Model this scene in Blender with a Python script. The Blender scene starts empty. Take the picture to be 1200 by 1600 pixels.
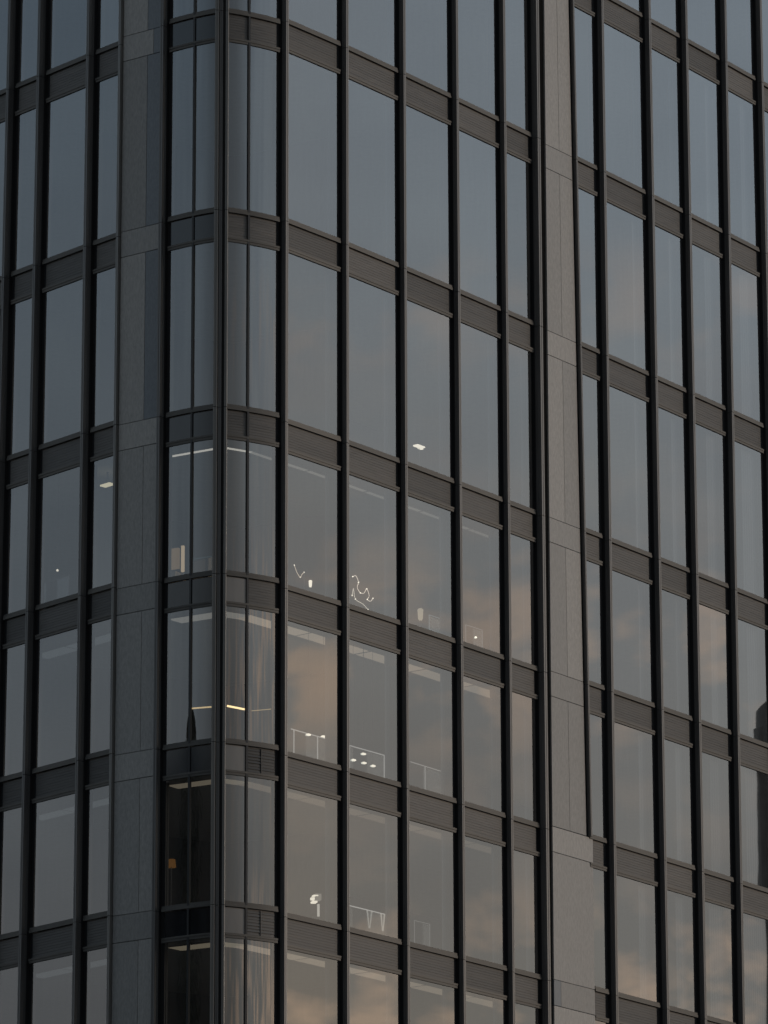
import bpy, bmesh, math, random
from mathutils import Vector
random.seed(7)
C = bpy.context.scene.collection
PI = math.pi

# ------------------------------------------------------------------ camera
cam_d = bpy.data.cameras.new("camera")
cam = bpy.data.objects.new("camera", cam_d); C.objects.link(cam)
cam_d.sensor_fit = 'VERTICAL'; cam_d.sensor_height = 24.0; cam_d.lens = 118.18
cam_d.clip_start = 0.5; cam_d.clip_end = 5000
cam.location = (0, 0, 1.6)
PITCH, ROLL = math.radians(15.3756), math.radians(-0.163)
cam.rotation_mode = 'QUATERNION'
from mathutils import Matrix
cam.rotation_quaternion = (Matrix.Rotation(math.radians(90) + PITCH, 4, 'X') @ Matrix.Rotation(ROLL, 4, 'Z')).to_quaternion()
bpy.context.scene.camera = cam

# ------------------------------------------------------------------ sky (dusk, broken cloud, brighter towards +x)
w = bpy.data.worlds.new("World"); bpy.context.scene.world = w
w.use_nodes = True
nt = w.node_tree; nt.nodes.clear()
def N(tree, kind, **kw):
    n = tree.nodes.new(kind)
    for k, v in kw.items(): setattr(n, k, v)
    return n
def ramp(tree, fac, stops, interp='LINEAR'):
    r = N(tree, 'ShaderNodeValToRGB'); r.color_ramp.interpolation = interp
    el = r.color_ramp.elements
    while len(el) < len(stops): el.new(0.5)
    for e, (p, c) in zip(el, stops):
        e.position = p; e.color = (c[0], c[1], c[2], 1)
    tree.links.new(fac, r.inputs[0]); return r.outputs[0]
def mth(tree, op, a, b=None, clamp=False):
    m = N(tree, 'ShaderNodeMath', operation=op, use_clamp=clamp)
    for i, v in enumerate((a, b)):
        if v is None: continue
        if isinstance(v, (int, float)): m.inputs[i].default_value = v
        else: tree.links.new(v, m.inputs[i])
    return m.outputs[0]
def mixc(tree, fac, a, b, blend='MIX'):
    m = N(tree, 'ShaderNodeMix', data_type='RGBA', blend_type=blend)
    for s, v in ((m.inputs[0], fac), (m.inputs[6], a), (m.inputs[7], b)):
        if isinstance(v, (int, float)): s.default_value = v
        elif isinstance(v, tuple): s.default_value = (v[0], v[1], v[2], 1)
        else: tree.links.new(v, s)
    return m.outputs[2]
CLX = 7.7
SUN_EL, SUN_AZ = math.radians(6), math.radians(87)     # azimuth from +y towards +x
tc = N(nt, 'ShaderNodeTexCoord')
sep = N(nt, 'ShaderNodeSeparateXYZ'); nt.links.new(tc.outputs['Generated'], sep.inputs[0])
nish = N(nt, 'ShaderNodeTexSky', sky_type='NISHITA'); nish.sun_disc = False
nish.sun_elevation = SUN_EL; nish.sun_rotation = SUN_AZ
# horizontal direction towards the sunset side, 0..1
az = mth(nt, 'MULTIPLY_ADD', sep.outputs['X'], 0.5); az.node.inputs[2].default_value = 0.5
east = ramp(nt, sep.outputs['Z'], [(0.0, (.48, .41, .36)), (.17, (.40, .395, .38)), (.22, (.44, .45, .45)), (.27, (.485, .525, .55)), (.32, (.50, .59, .665)), (.40, (.50, .60, .70)), (.7, (.2, .26, .31)), (1, (.12, .16, .2))])
west = ramp(nt, sep.outputs['Z'], [(0.0, (.23, .22, .22)), (.17, (.28, .28, .29)), (.25, (.285, .325, .36)), (.36, (.235, .305, .375)), (.7, (.14, .18, .22)), (1, (.12, .16, .2))])
side = ramp(nt, az, [(0, (0, 0, 0)), (.35, (.0, .0, .0)), (.6, (.15, .15, .15)), (.78, (.36, .36, .36)), (.90, (.75, .75, .75)), (.945, (1, 1, 1)), (1, (1, 1, 1))])
base = mixc(nt, side, west, east)
# clouds: soft sheets and warm-lit breaks near the horizon
mp = N(nt, 'ShaderNodeMapping'); mp.inputs['Scale'].default_value = (1, 1, 1.8)
nt.links.new(tc.outputs['Generated'], mp.inputs[0])
n1 = N(nt, 'ShaderNodeTexNoise'); n1.inputs['Scale'].default_value = 16; n1.inputs['Detail'].default_value = 5; n1.inputs['Roughness'].default_value = .5
nt.links.new(mp.outputs[0], n1.inputs['Vector'])
soft = ramp(nt, n1.outputs['Fac'], [(.3, (.90, .90, .91)), (.7, (1.10, 1.09, 1.07))])
base = mixc(nt, 1.0, base, soft, 'MULTIPLY')
n2 = N(nt, 'ShaderNodeTexNoise'); n2.inputs['Scale'].default_value = 30; n2.inputs['Detail'].default_value = 5; n2.inputs['Roughness'].default_value = .55
mp2 = N(nt, 'ShaderNodeMapping'); mp2.inputs['Scale'].default_value = (1.3, 1.3, 2.4); mp2.inputs['Location'].default_value = (CLX, 0, 0)
nt.links.new(tc.outputs['Generated'], mp2.inputs[0]); nt.links.new(mp2.outputs[0], n2.inputs['Vector'])
glow = ramp(nt, n2.outputs['Fac'], [(.48, (0, 0, 0)), (.60, (.8,) * 3), (.68, (1, 1, 1))])
low = ramp(nt, sep.outputs['Z'], [(.10, (.6,) * 3), (.168, (1, 1, 1)), (.180, (.75,) * 3), (.195, (.12,) * 3), (.215, (.15,) * 3), (.231, (.75,) * 3), (.246, (.6,) * 3), (.262, (.10,) * 3), (.290, (.05,) * 3), (.303, (.30,) * 3), (.318, (0, 0, 0))])
gm = mixc(nt, 1.0, glow, low, 'MULTIPLY'); gm = mixc(nt, 1.0, gm, side, 'MULTIPLY')
base = mixc(nt, gm, base, (1.06, .78, .58))
fy = mth(nt, 'MULTIPLY_ADD', sep.outputs['Y'], 0.5); fy.node.inputs[2].default_value = 0.5
front = ramp(nt, fy, [(0, (.36, .33, .31)), (.20, (.56, .53, .51)), (.275, (1, 1, 1)), (1, (1, 1, 1))])
base = mixc(nt, 1.0, base, front, 'MULTIPLY')
sky = mixc(nt, 0.012, base, nish.outputs[0])
bg = N(nt, 'ShaderNodeBackground'); bg.inputs['Strength'].default_value = 1.0
nt.links.new(sky, bg.inputs[0])
wo = N(nt, 'ShaderNodeOutputWorld'); nt.links.new(bg.outputs[0], wo.inputs[0])

# ------------------------------------------------------------------ sun (already behind thin cloud at the horizon)
sl = bpy.data.lights.new("sun", 'SUN'); sl.energy = 0.46; sl.angle = math.radians(12); sl.color = (1, .84, .70)
so = bpy.data.objects.new("sun", sl); C.objects.link(so)
sd = Vector((math.sin(SUN_AZ) * math.cos(SUN_EL), math.cos(SUN_AZ) * math.cos(SUN_EL), math.sin(SUN_EL)))
so.rotation_mode = 'QUATERNION'; so.rotation_quaternion = sd.to_track_quat('Z', 'Y')

vs = bpy.context.scene.view_settings
vs.view_transform = 'Standard'; vs.look = 'None'; vs.exposure = 0.0; vs.gamma = 1.0; vs.use_curve_mapping = False
bpy.context.scene.cycles.transparent_max_bounces = 16
bpy.context.scene.cycles.max_bounces = 8

# ------------------------------------------------------------------ materials
def new_mat(name):
    m = bpy.data.materials.new(name); m.use_nodes = True
    m.node_tree.nodes.clear(); return m, m.node_tree
def out(t, s):
    o = N(t, 'ShaderNodeOutputMaterial'); t.links.new(s, o.inputs[0])
def surf(name, col, rough=.5, metal=0.0, var=0.0, grain=0.0, gscale=(3, 3, .6), tint=None, spec=.5, bump=0.0):
    """principled surface; var = brightness change from piece to piece, grain = mottling and streaks"""
    m, t = new_mat(name)
    p = N(t, 'ShaderNodeBsdfPrincipled')
    p.inputs['Roughness'].default_value = rough; p.inputs['Metallic'].default_value = metal
    p.inputs['Specular IOR Level'].default_value = spec
    c = (col[0], col[1], col[2])
    cur = None
    if grain:
        g = N(t, 'ShaderNodeTexCoord'); mpn = N(t, 'ShaderNodeMapping'); mpn.inputs['Scale'].default_value = gscale
        t.links.new(g.outputs['Object'], mpn.inputs[0])
        a = N(t, 'ShaderNodeTexNoise'); a.inputs['Scale'].default_value = 2.2; a.inputs['Detail'].default_value = 8; a.inputs['Roughness'].default_value = .68
        t.links.new(mpn.outputs[0], a.inputs['Vector'])
        lo = tuple(x * (1 - grain) for x in c); hi = tuple(x * (1 + grain) for x in c)
        if tint: hi = tuple(x * y for x, y in zip(hi, tint))
        cur = ramp(t, a.outputs['Fac'], [(.32, lo), (.68, hi)])
        if bump:
            b = N(t, 'ShaderNodeBump'); b.inputs['Strength'].default_value = bump; b.inputs['Distance'].default_value = .01
            t.links.new(a.outputs['Fac'], b.inputs['Height']); t.links.new(b.outputs[0], p.inputs['Normal'])
        rr = N(t, 'ShaderNodeMapRange'); rr.inputs[3].default_value = max(.05, rough - .12); rr.inputs[4].default_value = min(1, rough + .12)
        t.links.new(a.outputs['Fac'], rr.inputs[0]); t.links.new(rr.outputs[0], p.inputs['Roughness'])
    if var:
        oi = N(t, 'ShaderNodeObjectInfo')
        v = ramp(t, oi.outputs['Random'], [(0, (1 - var,) * 3), (.5, (1, 1, 1)), (1, (1 + var, 1 + var * .9, 1 + var * .8))])
        cur = mixc(t, 1.0, cur if cur else c, v, 'MULTIPLY')
    if cur: t.links.new(cur, p.inputs['Base Color'])
    else: p.inputs['Base Color'].default_value = (c[0], c[1], c[2], 1)
    out(t, p.outputs[0]); return m
def emit(name, col, s):
    m, t = new_mat(name); e = N(t, 'ShaderNodeEmission')
    e.inputs[0].default_value = (col[0], col[1], col[2], 1); e.inputs[1].default_value = s
    out(t, e.outputs[0]); return m
def glass_mat(name, f0=.20, tint=(.60, .62, .62), wave=.0035):
    m, t = new_mat(name)
    lw = N(t, 'ShaderNodeLayerWeight'); lw.inputs['Blend'].default_value = .5
    p5 = mth(t, 'POWER', lw.outputs['Facing'], 3.0)
    oi = N(t, 'ShaderNodeObjectInfo')
    f = mth(t, 'MULTIPLY_ADD', p5, 1 - f0); f.node.inputs[2].default_value = f0
    rv = N(t, 'ShaderNodeMapRange'); rv.inputs[3].default_value = .95; rv.inputs[4].default_value = 1.05
    t.links.new(oi.outputs['Random'], rv.inputs[0])
    f = mth(t, 'MULTIPLY', f, rv.outputs[0], clamp=True)
    g = N(t, 'ShaderNodeBsdfAnisotropic' if False else 'ShaderNodeBsdfGlossy'); g.inputs['Roughness'].default_value = .012
    g.inputs['Color'].default_value = (.97, .98, 1, 1)
    tr = N(t, 'ShaderNodeBsdfTransparent'); tr.inputs[0].default_value = (*tint, 1)
    # every sheet is very slightly out of true and bowed, so the sky it mirrors shifts from pane to pane
    tcn = N(t, 'ShaderNodeTexCoord'); ns = N(t, 'ShaderNodeTexNoise', noise_dimensions='4D'); ns.inputs['Scale'].default_value = .55; ns.inputs['Detail'].default_value = 1
    t.links.new(tcn.outputs['Object'], ns.inputs['Vector'])
    t.links.new(mth(t, 'MULTIPLY', oi.outputs['Random'], 40.0), ns.inputs['W'])
    vm = N(t, 'ShaderNodeVectorMath', operation='SUBTRACT'); t.links.new(ns.outputs['Color'], vm.inputs[0]); vm.inputs[1].default_value = (.5, .5, .5)
    sc = N(t, 'ShaderNodeVectorMath', operation='SCALE'); t.links.new(vm.outputs[0], sc.inputs[0]); sc.inputs['Scale'].default_value = wave
    wn = N(t, 'ShaderNodeTexWhiteNoise', noise_dimensions='1D'); t.links.new(oi.outputs['Random'], wn.inputs['W'])
    v2 = N(t, 'ShaderNodeVectorMath', operation='SUBTRACT'); t.links.new(wn.outputs['Color'], v2.inputs[0]); v2.inputs[1].default_value = (.5, .5, .5)
    s2 = N(t, 'ShaderNodeVectorMath', operation='SCALE'); t.links.new(v2.outputs[0], s2.inputs[0]); s2.inputs['Scale'].default_value = wave * 1.0
    a2 = N(t, 'ShaderNodeVectorMath', operation='ADD'); t.links.new(sc.outputs[0], a2.inputs[0]); t.links.new(s2.outputs[0], a2.inputs[1]); sc = a2
    geo = N(t, 'ShaderNodeNewGeometry'); ad = N(t, 'ShaderNodeVectorMath', operation='ADD')
    t.links.new(geo.outputs['Normal'], ad.inputs[0]); t.links.new(sc.outputs[0], ad.inputs[1])
    nm = N(t, 'ShaderNodeVectorMath', operation='NORMALIZE'); t.links.new(ad.outputs[0], nm.inputs[0])
    t.links.new(nm.outputs[0], g.inputs['Normal'])
    mx = N(t, 'ShaderNodeMixShader'); t.links.new(f, mx.inputs[0]); t.links.new(tr.outputs[0], mx.inputs[1]); t.links.new(g.outputs[0], mx.inputs[2])
    if wave == 0: out(t, mx.outputs[0]); return m
    # thin film of dust and dried rain
    mpd = N(t, 'ShaderNodeMapping'); mpd.inputs['Scale'].default_value = (7, 7, 1.1); t.links.new(tcn.outputs['Object'], mpd.inputs[0])
    dn = N(t, 'ShaderNodeTexNoise', noise_dimensions='4D'); dn.inputs['Scale'].default_value = 1.3; dn.inputs['Detail'].default_value = 9; dn.inputs['Roughness'].default_value = .75
    t.links.new(mpd.outputs[0], dn.inputs['Vector']); t.links.new(mth(t, 'MULTIPLY', oi.outputs['Random'], 17.0), dn.inputs['W'])
    df = N(t, 'ShaderNodeMapRange'); df.inputs[1].default_value = .3; df.inputs[2].default_value = .75; df.inputs[3].default_value = .015; df.inputs[4].default_value = .065
    t.links.new(dn.outputs['Fac'], df.inputs[0])
    dd = N(t, 'ShaderNodeBsdfDiffuse'); dd.inputs[0].default_value = (.50, .49, .47, 1)
    m2 = N(t, 'ShaderNodeMixShader'); t.links.new(df.outputs[0], m2.inputs[0]); t.links.new(mx.outputs[0], m2.inputs[1]); t.links.new(dd.outputs[0], m2.inputs[2])
    out(t, m2.outputs[0]); return m

M = {}
M['glass'] = glass_mat('coated_glass', f0=.195)
M['stem'] = surf('black_gasket', (.040, .041, .044), .45, spec=.5)
M['cap'] = surf('dark_bronze_aluminium', (.19, .187, .186), .45, .3, var=.06, grain=.14, gscale=(6, 6, .25))
M['capl'] = surf('pale_bronze_aluminium', (.26, .255, .245), .42, .3, grain=.16, gscale=(6, 6, .25))  # paler cap metal for the thin fin and the outer double-fin caps
M['nose'] = surf('skylit_fin_edge', (.28, .265, .25), .42, .3, grain=.18, gscale=(6, 6, .25))  # sky light on the fin fronts, painted in as a lighter metal
M['trim'] = surf('bronze_trim', (.135, .128, .118), .55, .25, var=.10, grain=.2, gscale=(1, 1, 8))
M['louvre'] = surf('louvre_panel', (.135, .130, .125), .55, .2, var=.24, grain=.24, gscale=(.8, .8, 9))
M['backpaint'] = surf('back_painted_glass', (.012, .014, .018), .16, 0, var=.2, grain=.1, gscale=(2, 2, .6), spec=.9)
M['plain'] = surf('plain_metal_panel', (.24, .235, .23), .42, .4, var=.05, grain=.08, gscale=(2, 2, .6))
M['slot'] = surf('shadow_gap', (.01, .01, .01), .9, spec=.1)
M['stone'] = surf('grey_cladding', (.43, .42, .405), .5, 0, var=.16, grain=.20, gscale=(12, 12, 4), bump=.15)
M['stone2'] = surf('cool_cladding', (.26, .285, .315), .5, 0, var=.10, grain=.16, gscale=(12, 12, 4), bump=.15)
M['slab'] = surf('ceiling_plaster', (.45, .44, .42), .8, grain=.06)
M['core'] = surf('interior_wall', (.20, .20, .20), .8, grain=.1)
M['blind'] = surf('blind_fabric', (.24, .27, .31), .8, var=.30, grain=.08, gscale=(14, 14, .1))
M['conc'] = surf('concrete', (.25, .25, .25), .8, grain=.15)
M['asphalt'] = surf('asphalt', (.05, .05, .052), .85, grain=.25, gscale=(.4, .4, .4))
M['darkwall'] = surf('dark_brick', (.035, .034, .033), .8, grain=.3, gscale=(1, 1, 1))
M['darkstone'] = surf('sooty_stone', (.30, .28, .25), .8, grain=.3, gscale=(1, 1, 1))
M['cream'] = surf('cream_render', (.80, .68, .55), .8, grain=.06, gscale=(1, 1, 1))
M['bark'] = surf('bark', (.06, .045, .035), .9, grain=.3)
M['needles'] = surf('needles', (.035, .045, .028), .8, var=0, grain=.4, gscale=(2, 2, 2))
M['white'] = surf('white_paint', (.75, .74, .72), .5)
M['greymetal'] = surf('grey_metal', (.30, .30, .31), .4, .5)
M['clearpanel'] = glass_mat('balustrade_glass', .08, (.80, .84, .86), 0)
M['creamcloth'] = surf('cream_fabric', (.75, .60, .42), .8, grain=.1)

# ------------------------------------------------------------------ object helpers
def link(name, bm, mat, parent=None):
    me = bpy.data.meshes.new(name); bm.normal_update(); bm.to_mesh(me); bm.free()
    if mat: me.materials.append(mat)
    o = bpy.data.objects.new(name, me); C.objects.link(o)
    if parent: o.parent = parent; o.matrix_parent_inverse = parent.matrix_world.inverted()
    return o
def tag(o, label, cat, group=None):
    o['label'] = label; o['category'] = cat
    if group: o['group'] = group
    return o
def struct(o): o['kind'] = 'structure'; return o
def empty(name, loc):
    o = bpy.data.objects.new(name, None); C.objects.link(o); o.location = loc
    bpy.context.view_layer.update(); return o
def hexa(bm, p):
    """p = 8 points: bottom ring 0-3, top ring 4-7"""
    v = [bm.verts.new(x) for x in p]
    for f in ((3, 2, 1, 0), (4, 5, 6, 7), (0, 1, 5, 4), (1, 2, 6, 5), (2, 3, 7, 6), (3, 0, 4, 7)): bm.faces.new([v[i] for i in f])
def box(bm, c, s, rz=0):
    cx, cy, cz = c; pts = []
    for z in (-.5, .5):
        for x, y in ((-.5, -.5), (.5, -.5), (.5, .5), (-.5, .5)):
            X, Y = x * s[0], y * s[1]
            pts.append((cx + X * math.cos(rz) - Y * math.sin(rz), cy + X * math.sin(rz) + Y * math.cos(rz), cz + z * s[2]))
    hexa(bm, pts)
def tube(bm, pts, r, n=8, r2=None):
    pts = [Vector(p) for p in pts]; rings = []
    for i, p in enumerate(pts):
        d = (pts[min(i + 1, len(pts) - 1)] - pts[max(i - 1, 0)]).normalized()
        a = d.cross(Vector((0, 0, 1)));  a = a.normalized() if a.length > 1e-3 else Vector((1, 0, 0)); b = d.cross(a)
        rr = r if r2 is None else r + (r2 - r) * i / (len(pts) - 1)
        rings.append([bm.verts.new(p + (a * math.cos(2 * PI * k / n) + b * math.sin(2 * PI * k / n)) * rr) for k in range(n)])
    for A, B in zip(rings, rings[1:]):
        for k in range(n): bm.faces.new((A[k], A[(k + 1) % n], B[(k + 1) % n], B[k]))
    bm.faces.new(rings[0][::-1]); bm.faces.new(rings[-1])
def lathe(bm, c, prof, n=16):
    rings = [[bm.verts.new((c[0] + r * math.cos(2 * PI * k / n), c[1] + r * math.sin(2 * PI * k / n), c[2] + z)) for k in range(n)] for r, z in prof]
    for A, B in zip(rings, rings[1:]):
        for k in range(n): bm.faces.new((A[k], A[(k + 1) % n], B[(k + 1) % n], B[k]))
    bm.faces.new(rings[0][::-1]); bm.faces.new(rings[-1])

# ------------------------------------------------------------------ plan of the tower: wall stations (x, y at z=10; x, y at z=50)
ST = {'L0': (-9.172, 105.441, -8.731, 104.948), 'L1': (-8.151, 104.298, -7.902, 104.02), 'L2': (-7.371, 103.425, -7.197, 103.231),
      'L3': (-6.132, 102.054, -6.076, 101.992), 'L4': (-5.562, 101.445, -5.541, 101.429), 'L5': (-4.458, 100.64, -4.451, 100.636),
      'C2': (-3.355, 99.969, -3.399, 99.996),
      'R1': (-2.242, 100.663, -2.264, 100.648), 'R2': (-.983, 102.237, -.996, 102.22), 'R3': (.267, 103.908, .246, 103.878),
      'R4': (1.465, 105.543, 1.425, 105.488), 'R5': (2.534, 107.032, 2.524, 107.017), 'R6': (3.311, 108.118, 3.286, 108.082),
      'P1': (3.635, 108.572, 3.709, 108.675), 'PE': (4.60, 109.93, 4.60, 109.93), 'R7': (4.57, 109.886, 4.239, 109.418), 'R8': (4.857, 110.293, 4.877, 110.321),
      'R9': (6.093, 112.059, 6.069, 112.025), 'R10': (7.01, 113.379, 7.032, 113.411), 'R11': (7.936, 114.720, 8.100, 114.960),
      'R12': (9.046, 116.345, 9.058, 116.362), 'R13': (10.019, 117.767, 9.98, 117.71)}
def sta(n, z):
    a = ST[n]; k = (z - 10) / 40
    return Vector((a[0] + (a[2] - a[0]) * k, a[1] + (a[3] - a[1]) * k, z))
# sill heights of each storey (top to bottom) for the five stretches of wall
LV = ['Y', 'Z', 'A', 'B', 'C', 'D', 'E', 'F', 'G']
SZ = {'left': [48.73, 44.31, 39.892, 35.568, 31.416, 27.892, 24.362, 20.974, 17.57],
      'pier': [48.87, 44.45, 40.028, 35.62, 31.364, 27.818, 24.282, 20.921, 17.52],
      'corner': [48.90, 44.48, 40.059, 35.62, 31.327, 27.768, 24.24, 20.885, 17.48],
      'mid': [49.00, 44.58, 40.156, 35.678, 31.27, 27.691, 24.167, 20.812, 17.41],
      'right': [48.98, 44.56, 40.137, 35.687, 31.313, 27.778, 24.272, 20.867, 17.47]}
ZLO, ZHI = 16.6, 50.0
SILL, SP, HEAD = .11, .54, .10       # sill height above the joint, spandrel below it, head trim below that

class Wall:
    """strip of wall between two stations; pos(u, m, z, o): fraction u + m metres along, o metres proud of the glass line"""
    def __init__(s, a, b, bulge=0.0, sub=1):
        s.a, s.b, s.bulge, s.sub = a, b, bulge, sub
    def pos(s, u, m, z, o):
        A, B = sta(s.a, z), sta(s.b, z); d = B - A; L = d.length; e = d / L
        n = Vector((e.y, -e.x, 0)); t = u + m / L
        return A + e * (t * L) + n * (o + 4 * s.bulge * t * (1 - t))
def strip(bm, W, u0, m0, u1, m1, za, zb, o0, o1):
    """closed bar along the wall, from o0 to o1 proud, following any curve of the wall"""
    k = W.sub
    for i in range(k):
        f0, f1 = i / k, (i + 1) / k
        q0 = (u0 + (u1 - u0) * f0, m0 + (m1 - m0) * f0); q1 = (u0 + (u1 - u0) * f1, m0 + (m1 - m0) * f1)
        P = []
        for z in (za, zb):
            P += [W.pos(*q0, z, o1), W.pos(*q1, z, o1), W.pos(*q1, z, o0), W.pos(*q0, z, o0)]
        hexa(bm, P)
    if k > 1: bmesh.ops.remove_doubles(bm, verts=bm.verts, dist=1e-5)
def ridged(bm, W, u0, m0, u1, m1, za, zb, n, o0, o1):
    """louvre face: n sloping blades between za and zb"""
    k = W.sub; cols = []; amp = [random.uniform(.35, 1.0) for _ in range(n)]
    for i in range(k + 1):
        f = i / k; q = (u0 + (u1 - u0) * f, m0 + (m1 - m0) * f); col = []
        for j in range(n):
            z0 = za + (zb - za) * j / n; z1 = za + (zb - za) * (j + .72) / n; z2 = za + (zb - za) * (j + .8) / n
            col += [bm.verts.new(W.pos(*q, z0, o0)), bm.verts.new(W.pos(*q, z0 + .004, o0 + (o1 - o0) * amp[j])), bm.verts.new(W.pos(*q, z1, o0 + (o1 - o0) * .45 * amp[j])), bm.verts.new(W.pos(*q, z2, o0))]
        cols.append(col)
    for A, B in zip(cols, cols[1:]):
        for r in range(len(A) - 1): bm.faces.new((A[r], B[r], B[r + 1], A[r + 1]))
def sheet(bm, W, u0, m0, u1, m1, za, zb, o):
    k = W.sub; pr = None
    for i in range(k + 1):
        f = i / k; q = (u0 + (u1 - u0) * f, m0 + (m1 - m0) * f)
        c = (bm.verts.new(W.pos(*q, za, o)), bm.verts.new(W.pos(*q, zb, o)))
        if pr:
            fc = bm.faces.new((pr[0], c[0], c[1], pr[1])); fc.smooth = k > 1
        pr = c

tower = empty('office_tower', (0, 108, 0))
tag(tower, 'dark glass and metal office tower with a rounded corner and tall vertical fins', 'building')

# ------------------------------------------------------------------ fins
FW = .09
GP = .17            # dark reveal channel between glass edge and fin
def cap_profile(w, d, rib=True):
    a = .12 * d
    return [(0, a), (0, d * .40), (.010, d * .42), (.010, d * .50), (0, d * .52), (0, d * .88), (.008, d * .91), (.008, d * .94), (0, d * .95), (0, d - .004), (.004, d),
            (w * .42, d), (w * .42, d - .008), (w * .58, d - .008), (w * .58, d), (w - .004, d), (w, d - .004), (w, a)]
def prism(bm, W, u, prof, za, zb, flip, g=0.0):
    rings = []
    for z in (za, zb): rings.append([bm.verts.new(W.pos(u, (-x - g if flip else x + g), z, o)) for x, o in prof])
    n = len(prof)
    for k in range(n):
        f = (rings[0][k], rings[0][(k + 1) % n], rings[1][(k + 1) % n], rings[1][k])
        bm.faces.new(f if flip else f[::-1])
    bm.faces.new(rings[0] if not flip else rings[0][::-1]); bm.faces.new(rings[1][::-1] if not flip else rings[1])
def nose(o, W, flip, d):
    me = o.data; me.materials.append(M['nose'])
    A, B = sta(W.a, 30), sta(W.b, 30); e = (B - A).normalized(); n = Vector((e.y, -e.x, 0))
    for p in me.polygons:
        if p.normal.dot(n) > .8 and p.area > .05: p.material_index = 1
def fin(W, u, flip, zs, w=FW, d=.15, mat='cap', zlo=ZLO, zhi=ZHI, g=GP):
    bm = bmesh.new()
    if g: prism(bm, W, u, [(0, -.10), (0, -.055), (.012, -.055), (.012, -.01), (.016, -.01), (.016, -.065), (g + .004, -.065), (g + .004, -.10)], zlo, zhi, flip)
    st = [(.006, -.10), (.006, d * .3), (w - .006, d * .3), (w - .006, -.10)]
    prism(bm, W, u, st, zlo, zhi, flip, g)
    root = link('mullion', bm, M['stem'], tower)
    bm = bmesh.new()
    cuts = [zhi] + [z - .02 for z in zs if zlo + .3 < z < zhi - .3] + [zlo]
    for a, b in zip(cuts, cuts[1:]): prism(bm, W, u, cap_profile(w, d), b + .006, a - .006, flip, g)
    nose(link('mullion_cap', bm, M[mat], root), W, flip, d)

def thin_mullion(W, u, zs_from, zs_to, w=.045, d=.035):
    bm = bmesh.new(); prism(bm, W, u, [(-w / 2, -.03), (-w / 2, d), (w / 2, d), (w / 2, -.03)], zs_from, zs_to, False)
    return link('glazing_bar', bm, M['stem'], tower)

# ------------------------------------------------------------------ window and spandrel bays
PANES = {}
def bay(W, zs, u0, m0, u1, m1, kind='window', rows=None, plain=(), split=(), blind=None, TE=(0, 0), pmat='plain'):
    """all storeys of one column of panes; sill trims and head trims are sub-parts of the spandrel between"""
    for i, lv in enumerate(LV):
        if rows and lv not in rows: continue
        z = zs[i]
        # spandrel
        if lv != 'Y':
            bm = bmesh.new(); strip(bm, W, u0, m0, u1, m1, z - SP, z - .010, -.06, -.014)
            isplain = lv in plain
            if isplain:
                strip(bm, W, u0, m0 + .006, u1, m1 - .006, z - SP + .004, z - .03, -.013, .010)
                sp = link('spandrel', bm, M[pmat], tower)
            elif lv in split:
                L = (sta(W.b, z) - sta(W.a, z)).length; mid = (u0 + u1) / 2 + (m0 + m1) / 2 / L
                ridged(bm, W, u0, m0, mid, -.012, z - SP + .004, z - .03, 8, -.010, .010)
                strip(bm, W, mid, -.010, mid, .010, z - SP, z - .024, -.013, .016)
                ridged(bm, W, mid, .012, u1, m1, z - SP + .004, z - .03, 8, -.010, .004)
                sp = link('spandrel', bm, M['louvre'], tower)
            else:
                ridged(bm, W, u0, m0, u1, m1, z - SP + .004, z - .018, 9, -.006, -.0015)
                sp = link('spandrel', bm, M['louvre'], tower)
            x0, x1 = m0 - TE[0], m1 + TE[1]
            bm = bmesh.new(); strip(bm, W, u0, x0, u1, x1, z, z + .055, -.02, .040); strip(bm, W, u0, x0, u1, x1, z + .058, z + SILL, -.02, .028)
            link('sill', bm, M['trim'], sp)
            bm = bmesh.new(); strip(bm, W, u0, x0, u1, x1, z - SP - .045, z - SP - .003, -.02, .036); strip(bm, W, u0, x0, u1, x1, z - SP - HEAD, z - SP - .048, -.02, .026)
            link('head_trim', bm, M['trim'], sp)
        # pane above this sill up to the head trim of the storey above
        if i == 0: continue
        za, zb = z + SILL, zs[i - 1] - SP - HEAD
        if zb - za < .5: continue
        bm = bmesh.new(); sheet(bm, W, u0, m0, u1, m1, za, zb, 0.0)
        g = link(kind, bm, M['glass'], tower)
        PANES.setdefault(kind, []).append(g)
        if blind and lv in blind:
            wd = blind[lv]; bm = bmesh.new()
            L = (sta(W.b, z) - sta(W.a, z)).length * (u1 - u0)
            n = max(3, int(wd * L / .05))
            for k in range(n):
                s0 = (1 - wd) + wd * k / n
                strip(bm, W, u0 + (u1 - u0) * s0, .25, u0 + (u1 - u0) * (s0 + wd / n * .995), .25, za - .05, zb + .05, -.20 - .006 * (k % 2), -.19 - .006 * (k % 2))
            link('blind', bm, M['blind'], g)

S = SZ
bl_mid = {k: .20 for k in 'CDEFG'}
bl_mid.update({'B': .16, 'A': .12})
# left face
WL = [Wall('L0', 'L1'), Wall('L1', 'L2'), Wall('L2', 'L3'), Wall('L3', 'L4')]
for k, (W, kd) in enumerate(zip(WL, ('window', 'window', 'window', 'narrow_window'))):
    bay(W, S['left'], 0, 0.0, 1, -FW - GP if k < 3 else -.07, kd, rows=('Z', 'A', 'B') if k == 0 else None, blind=None, TE=(.09 if k else 0, 0))
for W, n in ((WL[0], 'L1'), (WL[1], 'L2'), (WL[2], 'L3')):
    fin(W, 1, True, S['left'], w=FW, d=.17)
fin(WL[3], 1, True, S['left'], w=.075, d=.09, mat='capl', g=0)
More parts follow.
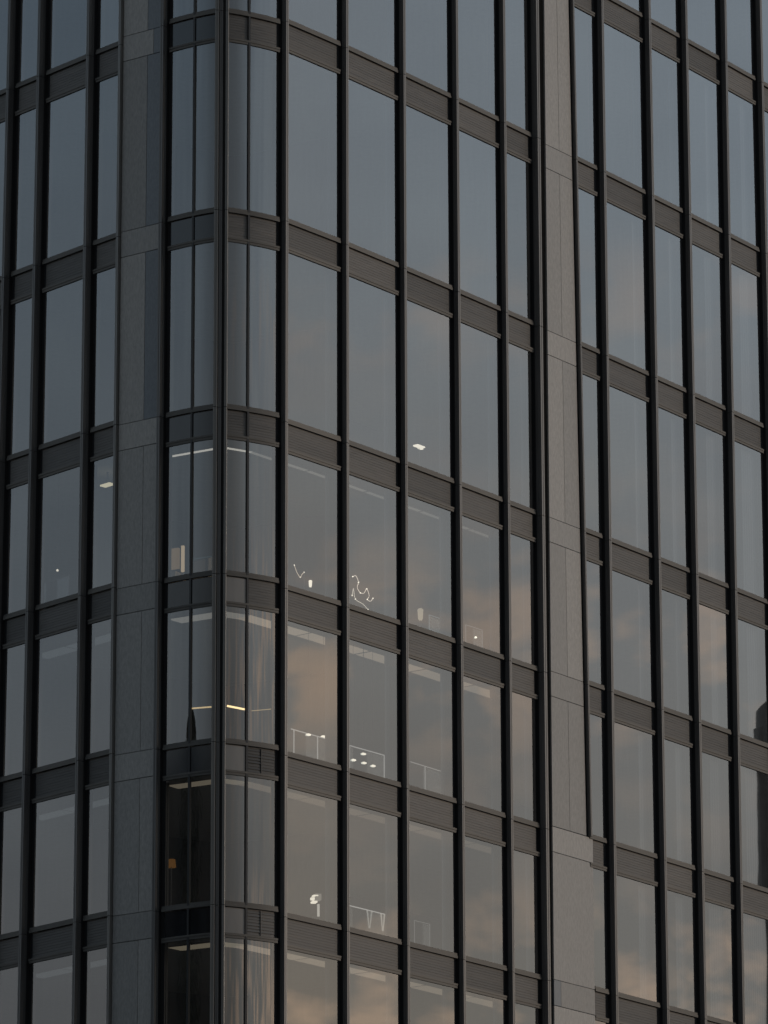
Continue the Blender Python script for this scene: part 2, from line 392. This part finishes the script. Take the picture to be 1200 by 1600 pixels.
# clad pier on the left
WP = Wall('L4', 'L5')
def cladding(W, zs, rng, mA, mB, splits, cool=(), rows=None, zlo=ZLO):
    """one slab per storey and one at each floor line, with open joints"""
    for i, lv in enumerate(LV[1:], 1):
        if rows and lv not in rows: continue
        z = zs[i]; up = zs[i - 1]
        for (a, b, kind) in ((max(zlo, z + .035), up - SP - .008, 'tall'), (z - SP + .008, z + .022, 'short')):
            sps = splits.get((lv, kind), splits.get(kind, []))
            ed = [(rng[0], mA)] + [(s, 0) for s in sps] + [(rng[1], mB)]
            for q in range(len(ed) - 1):
                (ua, ma), (ub, mb) = ed[q], ed[q + 1]
                if q: ma += .006
                if q < len(ed) - 2: mb -= .006
                bm = bmesh.new(); strip(bm, W, ua, ma, ub, mb, a, b, -.04, .018)
                mat = 'stone2' if (lv, kind, q) in cool or (kind, q) in cool else 'stone'
                link('cladding_panel', bm, M[mat], tower)
        bm = bmesh.new(); strip(bm, W, rng[0], mA, rng[1], mB, z - SP - .3, z + .3, -.06, -.045); link('joint_backing', bm, M['slot'], tower)
cladding(WP, S['pier'], (0, 1), .012, -.085 - .15 - .01, {'tall': [.50], 'short': [], ('A', 'short'): [.62]}, cool={('A', 'short', 1), ('Z', 'tall', 1), ('A', 'tall', 1), ('B', 'tall', 1), ('C', 'tall', 1)})
fin(WP, 1, True, S['pier'], w=.085, d=.15, g=.15)
# rounded corner: two bowed stretches meeting at a double fin
WC1 = Wall('L5', 'C2', .04, 12); WC2 = Wall('C2', 'R1', .05, 12)
HC = .14
zc = S['corner']
c1 = .47; c2 = .47
bay(WC1, zc, 0, 0, c1, -.022, 'corner_window', plain=LV, pmat='backpaint', TE=(.08, .022))
bay(WC1, zc, c1, .022, 1, -HC, 'corner_window', plain=LV, pmat='backpaint', TE=(.022, 0))
bay(WC2, zc, 0, HC, c2, -.022, 'corner_window', plain=('D', 'E', 'F', 'G'), TE=(0, .022))
bay(WC2, zc, c2, .022, 1, 0, 'corner_window', split=('F', 'E'), TE=(.022, .08))
thin_mullion(WC1, c1, ZLO, ZHI); thin_mullion(WC2, c2, ZLO, ZHI)
# double fin at the apex
class Apex(Wall):
    def pos(s, u, m, z, o):
        A = sta('C2', z); e = Vector((1, -.02, 0)).normalized(); n = Vector((e.y, -e.x, 0))
        return A + e * m + n * o
WA = Apex('C2', 'C2')
bm = bmesh.new(); prism(bm, WA, 0, [(-.10, -.12), (-.10, .05), (.115, .05), (.115, -.12)], ZLO, ZHI, False)
cf = link('mullion', bm, M['stem'], tower)
for xa, xb, d in ((-.14, -.058, .20), (-.045, .028, .155), (.087, .142, .19)):
    bm = bmesh.new(); cuts = [ZHI] + [z - .02 for z in zc if z < ZHI - .3 and z > ZLO + .3] + [ZLO]
    for a, b in zip(cuts, cuts[1:]):
        wv = xb - xa
        prism(bm, WA, 0, [(xa, -.06), (xa, d - .004), (xa + .004, d), (xa + wv * .45, d), (xa + wv * .45, d - .008), (xa + wv * .6, d - .008), (xa + wv * .6, d), (xb - .004, d), (xb, d - .004), (xb, -.06)], b + .006, a - .006, False)
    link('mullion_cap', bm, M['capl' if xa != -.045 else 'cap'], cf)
# right face, five bays
names = ['R1', 'R2', 'R3', 'R4', 'R5', 'R6']
WR = [Wall(a, b) for a, b in zip(names, names[1:])]
for k, W in enumerate(WR):
    bay(W, S['mid'], 0, FW + GP, 1, 0, 'window' if k < 4 else 'narrow_window', blind=bl_mid if k < 4 else {k_: .3 for k_ in 'CDEF'}, TE=(0, .09))
    fin(W, 0, False, S['mid'], w=FW, d=.13)
W6 = Wall('R6', 'P1'); fin(W6, 0, False, S['mid'], w=.12, d=.17, g=.14)
bm = bmesh.new(); strip(bm, W6, 0, .25, 1, 0, ZLO, ZHI, -.06, -.02); link('joint_backing', bm, M['slot'], tower)
# clad pier on the right: above storey E it stops at a short fin, below it widens to a flush edge
WQ = Wall('P1', 'R7'); WQ2 = Wall('P1', 'PE'); zr = S['right']
hi = ('Z', 'A', 'B', 'C', 'D'); 
cladding(WQ, zr, (0, 1), .01, -.0, {'tall': [.52], 'short': [], ('Z', 'tall'): [.45]}, rows=hi + ('E',), zlo=zr[6] + .04)
# the floor-line slab of storey E and everything below belongs to the wider pier
for o in list(tower.children):
    if o.name.startswith('cladding_panel'):
        zz = [v.co.z + tower.location.z for v in o.data.vertices]
        xx = [v.co.x for v in o.data.vertices]
        if max(xx) > 2 and max(zz) < zr[6] + .05 and min(zz) > zr[6] - .6: bpy.data.objects.remove(o)
def wide(zs):
    for i in (6, 7, 8):
        z = zs[i]
        if i > 6:
            bm = bmesh.new(); strip(bm, WQ2, 0, .01, 1, 0, max(ZLO, z + .035), zs[i - 1] - SP - .008, -.04, .018); link('cladding_panel', bm, M['stone'], tower)
        if i == 7:
            for a, b, mt in ((0, .17, 'stone2'), (.17, 1, 'stone')):
                bm = bmesh.new(); strip(bm, WQ2, a, .01, b, -.002 if a else 0, z - SP + .008, z + .022, -.04, .018); link('cladding_panel', bm, M[mt], tower)
        else:
            bm = bmesh.new(); strip(bm, WQ2, 0, .01, 1, 0, z - SP + .008, z + .022, -.04, .018); link('cladding_panel', bm, M['stone'], tower)
        bm = bmesh.new(); strip(bm, WQ2, 0, .01, 1, 0, z - SP - .3, z + .3, -.06, -.045); link('joint_backing', bm, M['slot'], tower)
wide(zr)
W7 = Wall('R7', 'R8'); fin(W7, 0, False, zr, w=.06, d=.10, zlo=zr[6] + .03, g=.07)
bay(W7, zr, 0, .13, 1, 0, 'narrow_window', TE=(0, .09), rows=('Y',) + hi + ('E',))
W7b = Wall('PE', 'R8'); bay(W7b, zr, 0, .01, 1, 0, 'narrow_window', TE=(0, .09), rows=('F', 'G'))
names = ['R8', 'R9', 'R10', 'R11', 'R12', 'R13']
bl_r = {'C': .22, 'D': .2, 'E': .25, 'F': .3, 'B': .2, 'A': .15}
WS = [Wall(a, b) for a, b in zip(names, names[1:])]
for k, W in enumerate(WS):
    bay(W, zr, 0, .32, 1, 0, 'window', blind={q: v * (1 + .4 * k) for q, v in bl_r.items()} if k < 4 else None, TE=(0, .09))
    fin(W, 0, False, zr, w=.10, d=.14, g=.22)

# ------------------------------------------------------------------ inside the tower: floor slabs with ceilings, core walls; roof and lower walls
OUT = ['L0', 'L1', 'L2', 'L3', 'L4', 'L5', 'C2', 'R1', 'R2', 'R3', 'R4', 'R5', 'R6', 'PE', 'R8', 'R9', 'R10', 'R11', 'R12', 'R13']
def ring(off, z, names=OUT):
    p = [sta(n, z) for n in names]; r = []
    for i, q in enumerate(p):
        d0 = (q - p[i - 1]).normalized() if i else (p[1] - q).normalized()
        d1 = (p[i + 1] - q).normalized() if i < len(p) - 1 else d0
        n = Vector((d0.y + d1.y, -d0.x - d1.x, 0)).normalized(); k = 1 / max(.5, n.dot(Vector((d1.y, -d1.x, 0))))
        r.append(q - n * off * k)
    r[0] = r[0] + (r[0] - r[1]).normalized() * .01
    return r
def prism_poly(bm, lo, hi_):
    a = [bm.verts.new(v) for v in lo]; b = [bm.verts.new(v) for v in hi_]; n = len(a)
    bm.faces.new(a[::-1]); bm.faces.new(b)
    for k in range(n): bm.faces.new((a[k], a[(k + 1) % n], b[(k + 1) % n], b[k]))
back = lambda z: [Vector((10.5, 134, z)), Vector((-14, 134, z)), Vector((-14, 111, z))]
for i, lv in enumerate(LV):
    z = sum(S[k][i] for k in S) / 5
    bm = bmesh.new(); a = z - SP - .035 + (0.02); b = z - .03
    prism_poly(bm, ring(.09, a) + back(a), ring(.09, b) + back(b)); link('floor_slab', bm, M['slab'], tower)
cn = ['L1', 'L4', 'L5', 'C2', 'R1', 'R3', 'R6', 'R9', 'R11']
bm = bmesh.new(); prism_poly(bm, ring(6.5, ZLO, cn) + [Vector((8, 131, ZLO)), Vector((-8, 131, ZLO))], ring(6.5, ZHI, cn) + [Vector((8, 131, ZHI)), Vector((-8, 131, ZHI))])
link('core_wall', bm, M['core'], tower)
bm = bmesh.new(); prism_poly(bm, ring(-.05, 0) + back(0), ring(-.05, ZLO - .02) + back(ZLO - .02)); link('lower_wall', bm, M['conc'], tower)
bm = bmesh.new(); prism_poly(bm, ring(-.05, ZHI + .02) + back(ZHI + .02), ring(-.05, ZHI + 1.4) + back(ZHI + 1.4)); link('roof_parapet', bm, M['plain'], tower)
bm = bmesh.new()
e0, e1_ = sta('R13', 0), sta('L0', 0)
for p, q in list(zip(back(0), back(0)[1:])) + [(Vector((e0.x + .25, e0.y + .3, 0)), back(0)[0]), (back(0)[-1], Vector((e1_.x - .3, e1_.y + .3, 0)))]:
    n = (q - p).normalized(); m = Vector((n.y, -n.x, 0)) * .15
    P = []
    for z in (ZLO + .01, ZHI - .01):
        for v in (p - m, q - m, q + m, p + m): P.append(Vector((v.x, v.y, z)))
    hexa(bm, P)
link('rear_wall', bm, M['conc'], tower)

# ------------------------------------------------------------------ ceiling light strips following the glass
ORD = ['first', 'second', 'third', 'fourth', 'fifth', 'sixth']
EM = {}
def em(col, s):
    k = (col, round(s, 3))
    if k not in EM: EM[k] = emit('lamp_and_painted_glow', col, s)  # used for lamps and for plain parts whose lit look is painted as glow
    return EM[k]
WARM = (1, .80, .60); NEUT = (1, .93, .82); COOL = (.85, .95, 1.0)
def ceiling_strip(W, zs, lv, u0, u1, off, wd, col, s, label):
    i = LV.index(lv) + 1
    z = sum(S[k][i - 1] for k in S) / 5 - SP - .02
    c = empty('ceiling_light', W.pos((u0 + u1) / 2, 0, z - .03, -off))
    bm = bmesh.new(); strip(bm, W, u0, 0, u1, 0, z - .022, z - .001, -off - wd - .015, -off + .015); link('housing', bm, M['white'], c)
    bm = bmesh.new(); strip(bm, W, u0, .01, u1, -.01, z - .030, z - .023, -off - wd, -off); link('diffuser', bm, em(col, s), c)
    tag(c, label, 'ceiling light', 'ceiling light strips behind the glass')
FL = {'C': 'fourth storey up', 'D': 'third storey up', 'E': 'second storey up', 'F': 'bottom storey'}
# (storey, width, colour, strength mid, strength left, corner right, corner left)
for lv, wd, off, col, sm, sl_, scr, scl in (('C', .10, .75, NEUT, .16, .0, .55, .75), ('D', .40, .70, WARM, .30, .06, .22, .05), ('E', .36, .70, WARM, .12, .06, .09, .22), ('F', .40, .75, WARM, .26, .06, .12, .26)):
    for k, W in enumerate(WR):
        ceiling_strip(W, S['mid'], lv, .02, .98, off, wd, col, sm * (1 - .08 * k), 'pale ceiling strip in %s window right of rounded corner, %s' % (ORD[k], FL[lv]))
    if sl_:
        for k, W in enumerate(WL[1:]):
            ceiling_strip(W, S['left'], lv, .02, .98, off, wd, COOL, sl_, 'dim ceiling strip in %s window left of clad pier, %s' % (ORD[2 - k], FL[lv]))
    zz = sum(S[k][LV.index(lv)] for k in S) / 5 - SP - .02
    cc = {'C': NEUT, 'D': NEUT, 'E': (1, .84, .62), 'F': (1, .84, .60)}[lv]
    c = empty('ceiling_light', (sta('C2', zz) + Vector((0, 1, -.03))))
    def corner_bar(o0, o1, z0, z1):
        A, B = ring(o0, 0, ['L4', 'L5', 'C2', 'R1', 'R2'])[1:4], ring(o1, 0, ['L4', 'L5', 'C2', 'R1', 'R2'])[1:4]
        A[0] = A[0] + (A[0] - A[1]) * .55; B[0] = B[0] + (B[0] - B[1]) * .75
        bm = bmesh.new()
        for q in (0, 1):
            P = []
            for z in (z0, z1):
                P += [Vector((v.x, v.y, z)) for v in (A[q], A[q + 1], B[q + 1], B[q])]
            hexa(bm, P)
        return bm
    link('housing', corner_bar(off - .015, off + wd + .015, zz - .022, zz - .001), M['white'], c)
    link('diffuser', corner_bar(off, off + wd, zz - .030, zz - .023), em(cc, {'C': .62, 'D': .20, 'E': .17, 'F': .19}[lv]), c)
    tag(c, 'bent ceiling strip turning the rounded corner behind the double fin, %s' % FL[lv], 'ceiling light', 'ceiling light strips behind the glass')

# ------------------------------------------------------------------ things seen standing or hanging inside
WHT = (1, .90, .74)
def floor_z(lv): return sum(S[k][LV.index(lv) + 1] for k in S) / 5 - .03
def ceil_z(lv): return sum(S[k][LV.index(lv)] for k in S) / 5 - SP - .015
def floor_lamp(x, y, z, lv, label, col=WHT, s=5, head='flat', sz=.13, asp=1, rz=.9):
    c = empty('floor_lamp', (x, y, floor_z(lv)))
    bm = bmesh.new(); lathe(bm, (x, y, floor_z(lv)), [(.12, 0), (.12, .02), (.02, .03)]); tube(bm, [(x, y, floor_z(lv) + .02), (x, y, z - .03)], .01); link('stand', bm, M['greymetal'], c)
    bm = bmesh.new()
    if head == 'flat': box(bm, (x, y, z), (sz * 2, sz, .03), rz); box(bm, (x + .03, y + .04, z - .035), (sz * .9, sz * .5, .03), rz)
    elif head == 'drum': lathe(bm, (x, y, z - .07), [(sz, 0), (sz * .8, .16)])
    else: lathe(bm, (x, y, z - sz), [(sz * .5 * asp, 0), (sz * .8 * asp, sz * .3), (sz * .9 * asp, sz), (sz * asp, sz * 1.8), (sz * .7 * asp, sz * 2)])
    link('lamp_shade', bm, em(col, s), c)
    return tag(c, label, 'lamp')
def pendant(x, y, z, lv, label, r=.045, s=6, group=None, col=WHT):
    c = empty('pendant_lamp', (x, y, z))
    bm = bmesh.new(); tube(bm, [(x, y, z + .03), (x, y, ceil_z(lv))], .004, 5); link('cord', bm, M['stem'], c)
    bm = bmesh.new(); lathe(bm, (x, y, z - .02), [(r * .6, 0), (r, .012), (r * .9, .03), (r * .3, .045)]); link('lamp_shade', bm, em(col, s), c)
    return tag(c, label, 'lamp', group)
floor_lamp(.77, 105.78, 32.17, 'B', 'bright white flat headed lamp low in third window right of the rounded corner', s=1.5, sz=.13)
floor_lamp(-1.55, 102.51, 28.23, 'C', 'small bright white lamp low behind the first window right of the rounded corner', s=1.6, head='globe', sz=.075, asp=.5)
floor_lamp(.78, 105.60, 28.34, 'C', 'oval cream lamp beside an empty glass partition frame', s=.42, head='globe', sz=.13, col=(1, .85, .62), asp=.5)
floor_lamp(-4.38, 101.56, 22.06, 'E', 'dim amber lamp on a thin post in the dark corner window', s=.13, head='drum', sz=.10, col=(1, .45, .12))
pendant(-6.96, 103.89, 28.9, 'C', 'tiny white point lamp low in the second window left of the clad pier', r=.028, s=1.2)
pendant(2.0, 107.26, 28.24, 'C', 'tiny bright point lamp behind the fourth window right of the rounded corner', r=.03, s=2.5)
for x, y, z, lb in ((-1.59, 102.46, 24.97, 'leftmost white disc lamp above the handrail'), (-1.28, 102.86, 25.02, 'second white disc lamp above the handrail, near the fin'),
                    (-.45, 103.95, 24.89, 'white disc lamp above the others in the second window right of the corner'), (.08, 104.66, 24.84, 'rightmost white disc lamp outside the handrail end'),
                    (-.25, 104.22, 24.69, 'white disc lamp low inside the handrail bay'), (-.44, 103.97, 24.70, 'small white disc lamp low beside the handrail centre'), (-.66, 103.69, 24.70, 'bright disc lamp beside the fin at the left of the second window')):
    pendant(x, y, z, 'D', lb, r=.062, s=1.7, group='disc lamps over the terrace handrail')
# string lights: tangled thin glowing wires
def wire(name, pts, r, label, col, s, foot):
    c = empty(name, (*pts[0][:2], foot))
    bm = bmesh.new()
    sm = []
    P = [Vector(p) for p in pts]
    for i in range(len(P) - 1):
        p0, p1, p2, p3 = P[max(i - 1, 0)], P[i], P[i + 1], P[min(i + 2, len(P) - 1)]
        for k in range(4):
            t = k / 4; sm.append(.5 * ((2 * p1) + (p2 - p0) * t + (2 * p0 - 5 * p1 + 4 * p2 - p3) * t * t + (3 * p1 - p0 - 3 * p2 + p3) * t ** 3))
    sm.append(P[-1]); tube(bm, sm, r, 6); link('glowing_wire', bm, em(col, s), c)
    bm = bmesh.new()
    for p in P[::2]: lathe(bm, (p.x, p.y, p.z - .02), [(.006, 0.006), (.014, .012), (.014, .028), (.006, .034)], 8)
    link('bulb', bm, em(WHT, s * 1.8), c)
    bm = bmesh.new(); q = P[-1]; tube(bm, [(q.x, q.y, foot), (q.x, q.y, q.z)], .008, 6); lathe(bm, (q.x, q.y, foot), [(.09, 0), (.09, .015), (.01, .02)], 12); link('stand', bm, M['greymetal'], c)
    return tag(c, label, 'string lights')
def rel(x, y, z, L): return [(x + a * .58 * .0135 * 1.7, y + a * .82 * .0135 * 1.7, z - b * .0135) for a, b in L]
wire('string_light', rel(-.48, 103.91, 28.41, [(-14, -20), (-9, -23), (-5, -14), (-7, -5), (-2, 2), (4, 0), (8, -8), (12, 2), (9, 9), (14, 10), (18, 4)]), .007, 'tangled glowing string lights in the second window right of the rounded corner', (1, .85, .7), 1.1, floor_z('C'))
wire('string_light', rel(-.48, 103.95, 28.30, [(-15, 2), (-13, -10), (-10, 6), (2, 10), (10, 16), (16, 18)]), .007, 'shorter tangle of glowing wires below the taller tangle of string lights', (1, .9, .75), .9, floor_z('C'))
wire('string_light', rel(-1.80, 102.18, 28.41, [(-6, -8), (-2, 2), (3, 8), (6, 2), (9, -2)]), .007, 'short squiggle of glowing wire beside the bright white lamp', (1, .8, .62), .8, floor_z('C'))
# linear pendant that bends round the corner in storey D
def linear(pts, r, s, label):
    c = empty('linear_pendant', pts[0]); bm = bmesh.new(); tube(bm, pts, r, 8); link('light_tube', bm, em((1, .72, .36), s), c)
    bm = bmesh.new()
    for p in (pts[0], pts[-1]): tube(bm, [(p[0], p[1], p[2] + r), (p[0], p[1], ceil_z('D'))], .004, 5)
    link('cord', bm, M['stem'], c); return tag(c, label, 'lamp')
linear([(-3.99, 101.82, 25.39), (-3.53, 101.54, 25.36)], .016, .9, 'thin warm linear pendant in the corner window left of the double fin')
linear([(-3.25, 101.56, 25.38), (-2.86, 101.78, 25.35)], .021, 2.6, 'bright warm linear pendant in the corner window right of the double fin')
linear([(-2.75, 101.84, 25.34), (-2.35, 102.2, 25.46)], .008, .5, 'faint hair thin linear pendant rising towards the first straight window')
# balustrades / glass partitions
def frame(a, b, ztop, zbot, label, name='glass_balustrade', posts=(0, .5, 1), r=.012, glow=None, cat='balustrade'):
    a, b = Vector(a), Vector(b); c = empty(name, (a.x, a.y, zbot))
    mt = em(*glow) if glow else M['greymetal']  # rails and posts are no lamps; their glow stands in for light on them
    bm = bmesh.new(); tube(bm, [(a.x, a.y, ztop + a.z), (b.x, b.y, ztop + b.z)], r, 8); link('handrail', bm, mt, c)
    for t in posts:
        p = a.lerp(b, t); bm = bmesh.new(); tube(bm, [(p.x, p.y, zbot), (p.x, p.y, ztop + p.z)], r, 8); link('post', bm, mt, c)
    bm = bmesh.new(); d = (b - a); d.z = 0; d.normalize(); n = Vector((d.y, -d.x, 0)) * .006
    P = []
    for zz in (zbot + .02, ztop - .03):
        for v in (a + n, b + n, b - n, a - n): P.append((v.x, v.y, zz + (v.z if zz > zbot + .1 else 0)))
    hexa(bm, P); link('glass_panel', bm, M['clearpanel'], c)
    return tag(c, label, cat)
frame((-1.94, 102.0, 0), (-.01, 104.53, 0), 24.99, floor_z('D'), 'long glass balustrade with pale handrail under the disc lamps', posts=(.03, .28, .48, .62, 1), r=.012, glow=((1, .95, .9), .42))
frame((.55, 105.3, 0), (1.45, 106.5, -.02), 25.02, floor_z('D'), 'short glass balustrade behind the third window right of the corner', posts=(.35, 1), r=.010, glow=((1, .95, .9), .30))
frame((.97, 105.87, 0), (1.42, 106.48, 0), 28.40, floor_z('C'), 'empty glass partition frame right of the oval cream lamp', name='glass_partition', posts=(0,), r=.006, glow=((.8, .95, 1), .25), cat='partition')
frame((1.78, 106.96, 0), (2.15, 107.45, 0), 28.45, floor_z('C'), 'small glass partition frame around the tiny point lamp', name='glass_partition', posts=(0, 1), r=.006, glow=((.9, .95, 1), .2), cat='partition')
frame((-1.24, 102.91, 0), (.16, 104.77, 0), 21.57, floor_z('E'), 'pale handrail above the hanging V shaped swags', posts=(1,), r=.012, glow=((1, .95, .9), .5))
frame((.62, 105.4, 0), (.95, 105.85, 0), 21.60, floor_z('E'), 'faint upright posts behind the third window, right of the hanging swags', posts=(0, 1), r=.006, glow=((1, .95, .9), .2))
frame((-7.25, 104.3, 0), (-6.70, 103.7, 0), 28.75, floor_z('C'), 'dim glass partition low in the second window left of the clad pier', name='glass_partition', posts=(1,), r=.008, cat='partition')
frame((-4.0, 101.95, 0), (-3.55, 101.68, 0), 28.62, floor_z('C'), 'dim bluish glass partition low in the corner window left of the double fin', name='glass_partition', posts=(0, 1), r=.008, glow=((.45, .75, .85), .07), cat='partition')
# hanging swags (V shapes) under the handrail
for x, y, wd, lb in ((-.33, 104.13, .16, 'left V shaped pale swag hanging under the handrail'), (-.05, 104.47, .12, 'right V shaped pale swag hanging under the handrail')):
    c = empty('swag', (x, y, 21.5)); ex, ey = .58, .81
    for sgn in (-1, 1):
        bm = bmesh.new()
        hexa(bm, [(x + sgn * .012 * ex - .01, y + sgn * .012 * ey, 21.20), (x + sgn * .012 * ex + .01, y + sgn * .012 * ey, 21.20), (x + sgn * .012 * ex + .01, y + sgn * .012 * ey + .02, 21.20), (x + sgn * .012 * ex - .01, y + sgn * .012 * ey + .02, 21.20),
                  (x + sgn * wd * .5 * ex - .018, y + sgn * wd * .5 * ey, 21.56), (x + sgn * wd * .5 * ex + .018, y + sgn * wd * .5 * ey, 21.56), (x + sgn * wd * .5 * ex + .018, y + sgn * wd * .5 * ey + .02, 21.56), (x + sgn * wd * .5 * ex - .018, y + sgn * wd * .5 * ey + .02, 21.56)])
        link('swag_arm', bm, em((1, .93, .82), .42), c)  # pale arms glow by themselves, in place of light falling on them
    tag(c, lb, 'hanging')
# glowing display fixture in the same storey
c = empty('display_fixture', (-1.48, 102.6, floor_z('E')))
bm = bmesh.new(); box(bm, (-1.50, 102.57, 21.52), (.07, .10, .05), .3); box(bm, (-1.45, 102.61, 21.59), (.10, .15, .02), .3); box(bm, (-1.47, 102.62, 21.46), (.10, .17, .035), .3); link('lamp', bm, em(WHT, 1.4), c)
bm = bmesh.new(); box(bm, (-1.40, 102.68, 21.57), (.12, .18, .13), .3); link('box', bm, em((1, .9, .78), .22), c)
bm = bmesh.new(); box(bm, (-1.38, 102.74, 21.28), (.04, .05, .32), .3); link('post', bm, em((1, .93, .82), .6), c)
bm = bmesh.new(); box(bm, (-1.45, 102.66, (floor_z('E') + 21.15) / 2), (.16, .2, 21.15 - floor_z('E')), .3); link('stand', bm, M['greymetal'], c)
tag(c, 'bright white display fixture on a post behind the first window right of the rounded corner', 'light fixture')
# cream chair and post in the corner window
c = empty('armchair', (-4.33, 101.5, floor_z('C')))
bm = bmesh.new(); box(bm, (-4.42, 101.56, 28.52), (.34, .07, .44), -.5); link('backrest', bm, em((1, .70, .42), .17), c)  # light on the cream backrest is put in as its own glow
bm = bmesh.new(); box(bm, (-4.40, 101.72, 28.18), (.36, .42, .12), -.5); link('seat', bm, M['creamcloth'], c)
for dx in (-.14, .14):
    for dy in (.0, .32):
        bm = bmesh.new(); tube(bm, [(-4.40 + dx, 101.58 + dy, floor_z('C')), (-4.40 + dx, 101.58 + dy, 28.13)], .015, 6); link('leg', bm, M['greymetal'], c)
tag(c, 'cream chair back glowing in the corner window left of the double fin', 'chair')
c = empty('glowing_post', (-4.18, 101.45, 28.52))
bm = bmesh.new(); box(bm, (-4.19, 101.45, 28.50), (.06, .05, .56), -.5); link('diffuser', bm, em((1, .76, .5), .50), c)  # post beside the chair with an added glow, not a real lamp
bm = bmesh.new(); box(bm, (-4.19, 101.53, (floor_z('C') + 28.8) / 2), (.05, .05, 28.8 - floor_z('C')), -.5); link('bracket', bm, M['greymetal'], c)
tag(c, 'tall cream glowing post standing right of the glowing chair back', 'lamp')
c = empty('ceiling_light', (-5.81, 102.83, 30.5))
bm = bmesh.new(); box(bm, (-5.86, 102.87, 30.50), (.30, .16, .03), -.8); link('diffuser', bm, em((1, .88, .6), .8), c)
bm = bmesh.new(); box(bm, (-5.86, 102.87, (30.52 + ceil_z('C')) / 2), (.03, .03, ceil_z('C') - 30.52), -.8); link('bracket', bm, M['stem'], c)
tag(c, 'small cream ceiling light beside the clad pier, in the narrow window left of it', 'ceiling light')

# ------------------------------------------------------------------ surroundings: ground, street, and what the lower panes mirror
bm = bmesh.new(); box(bm, (0, 0, -.5), (6000, 6000, 1)); g = link('ground', bm, M['asphalt']); struct(g)
def building(name, c, s, rz, mat, label, win=True):
    r = empty(name, (c[0], c[1], 0)); bm = bmesh.new(); box(bm, (c[0], c[1], s[2] / 2 + .004), s, rz); link('wall', bm, M[mat], r)
    bm = bmesh.new(); box(bm, (c[0], c[1], s[2] + .22), (s[0] + .5, s[1] + .5, .4), rz); link('roof', bm, M['conc'], r)
    return tag(r, label, 'building')
bdl = building('neighbouring_building', (-52.5, 75, 0), (26, 38, 33.0), math.radians(27.7), 'darkwall', 'dark neighbouring block mirrored black in the lowest corner windows left of the double fin')
for fl in range(8):
    for k in range(9):
        a = math.radians(27.7); lx, ly = 13.02, -16 + k * 4
        x = -52.5 + lx * math.cos(a) - ly * math.sin(a); y = 75 + lx * math.sin(a) + ly * math.cos(a)
        bm = bmesh.new(); box(bm, (x, y, 3 + fl * 3.8), (.1, 1.5, 2.1), a); link('window', bm, M['darkwall'], bdl)
# arched dark building with a pale pilaster, mirrored at the right edge
u = Vector((.38, .925, 0)).normalized(); nrm = Vector((-.925, .38, 0)).normalized()
A0 = Vector((62.82, 141.72, 0)) + Vector((.38, .925, 0)) * .42; BK = Vector((.85, .52, 0))
arch = empty('arched_building', A0)
bm = bmesh.new(); prof = [(0, 0), (0, 42.6)]
for k in range(13):
    t = k / 12 * PI / 2; prof.append((1.6 * math.sin(t) + 0.0, 42.6 + 1.1 * math.sin(t) ** .8 if k else 42.6))
prof += [(14, 43.8), (14, 0)]
pr = [];
for x, z in prof:
    if not pr or (abs(pr[-1][0] - x) + abs(pr[-1][1] - z)) > 1e-4: pr.append((x, z))
f0 = [bm.verts.new(A0 + u * x + Vector((0, 0, z))) for x, z in pr]; f1 = [bm.verts.new(A0 + u * x + BK * 10 + Vector((0, 0, z))) for x, z in pr]
bm.faces.new(f0[::-1]); bm.faces.new(f1)
for k in range(len(pr)): bm.faces.new((f0[k], f0[(k + 1) % len(pr)], f1[(k + 1) % len(pr)], f1[k]))
link('wall', bm, M['darkstone'], arch)
bm = bmesh.new(); B = A0 + u * .26 + nrm * .1
box(bm, (B.x, B.y, 21.0), (.5, .5, 42.0), math.atan2(u.y, u.x)); link('pilaster', bm, M['darkstone'], arch)
bm = bmesh.new()
for k in range(8): box(bm, tuple(A0 + u * .9 + nrm * .06 + Vector((0, 0, 5 + k * 4.9))), (.8, .1, 3.2), math.atan2(u.y, u.x))
link('window', bm, M['darkwall'], arch)
tag(arch, 'dark arched building with a corner pilaster mirrored at the right edge of the glass', 'building')
# conifer in front of the dark block
tr = empty('conifer_tree', (-35.8, 85.5, 0))
bm = bmesh.new(); tube(bm, [(-35.8, 85.5, 0), (-35.8, 85.5, 16), (-35.8, 85.5, 33.1)], .45, 10, .03); link('trunk', bm, M['bark'], tr)
bm = bmesh.new()
for k in range(12000):
    dz = 30 * random.random() ** 2.6; z = 33.4 - dz; R_ = min(4.6, .12 + 2.6 * dz ** .9) * (.8 + .2 * math.sin(z * 5)) if dz < 20 else 4.2
    a = random.random() * 2 * PI; rr = R_ * math.sqrt(random.random()); px = Vector((-35.8 + rr * math.cos(a), 85.5 + rr * math.sin(a), z - rr * .05))
    d = Vector((math.cos(a), math.sin(a), -.35)) * random.uniform(.3, .6); s_ = Vector((-math.sin(a), math.cos(a), random.uniform(-.5, .5))) * random.uniform(.10, .22)
    bm.faces.new([bm.verts.new(v) for v in (px - s_, px + d, px + s_)])
link('crown', bm, M['needles'], tr)
tag(tr, 'tall dark pointed tree mirrored as a pointed silhouette in the corner glass', 'tree')
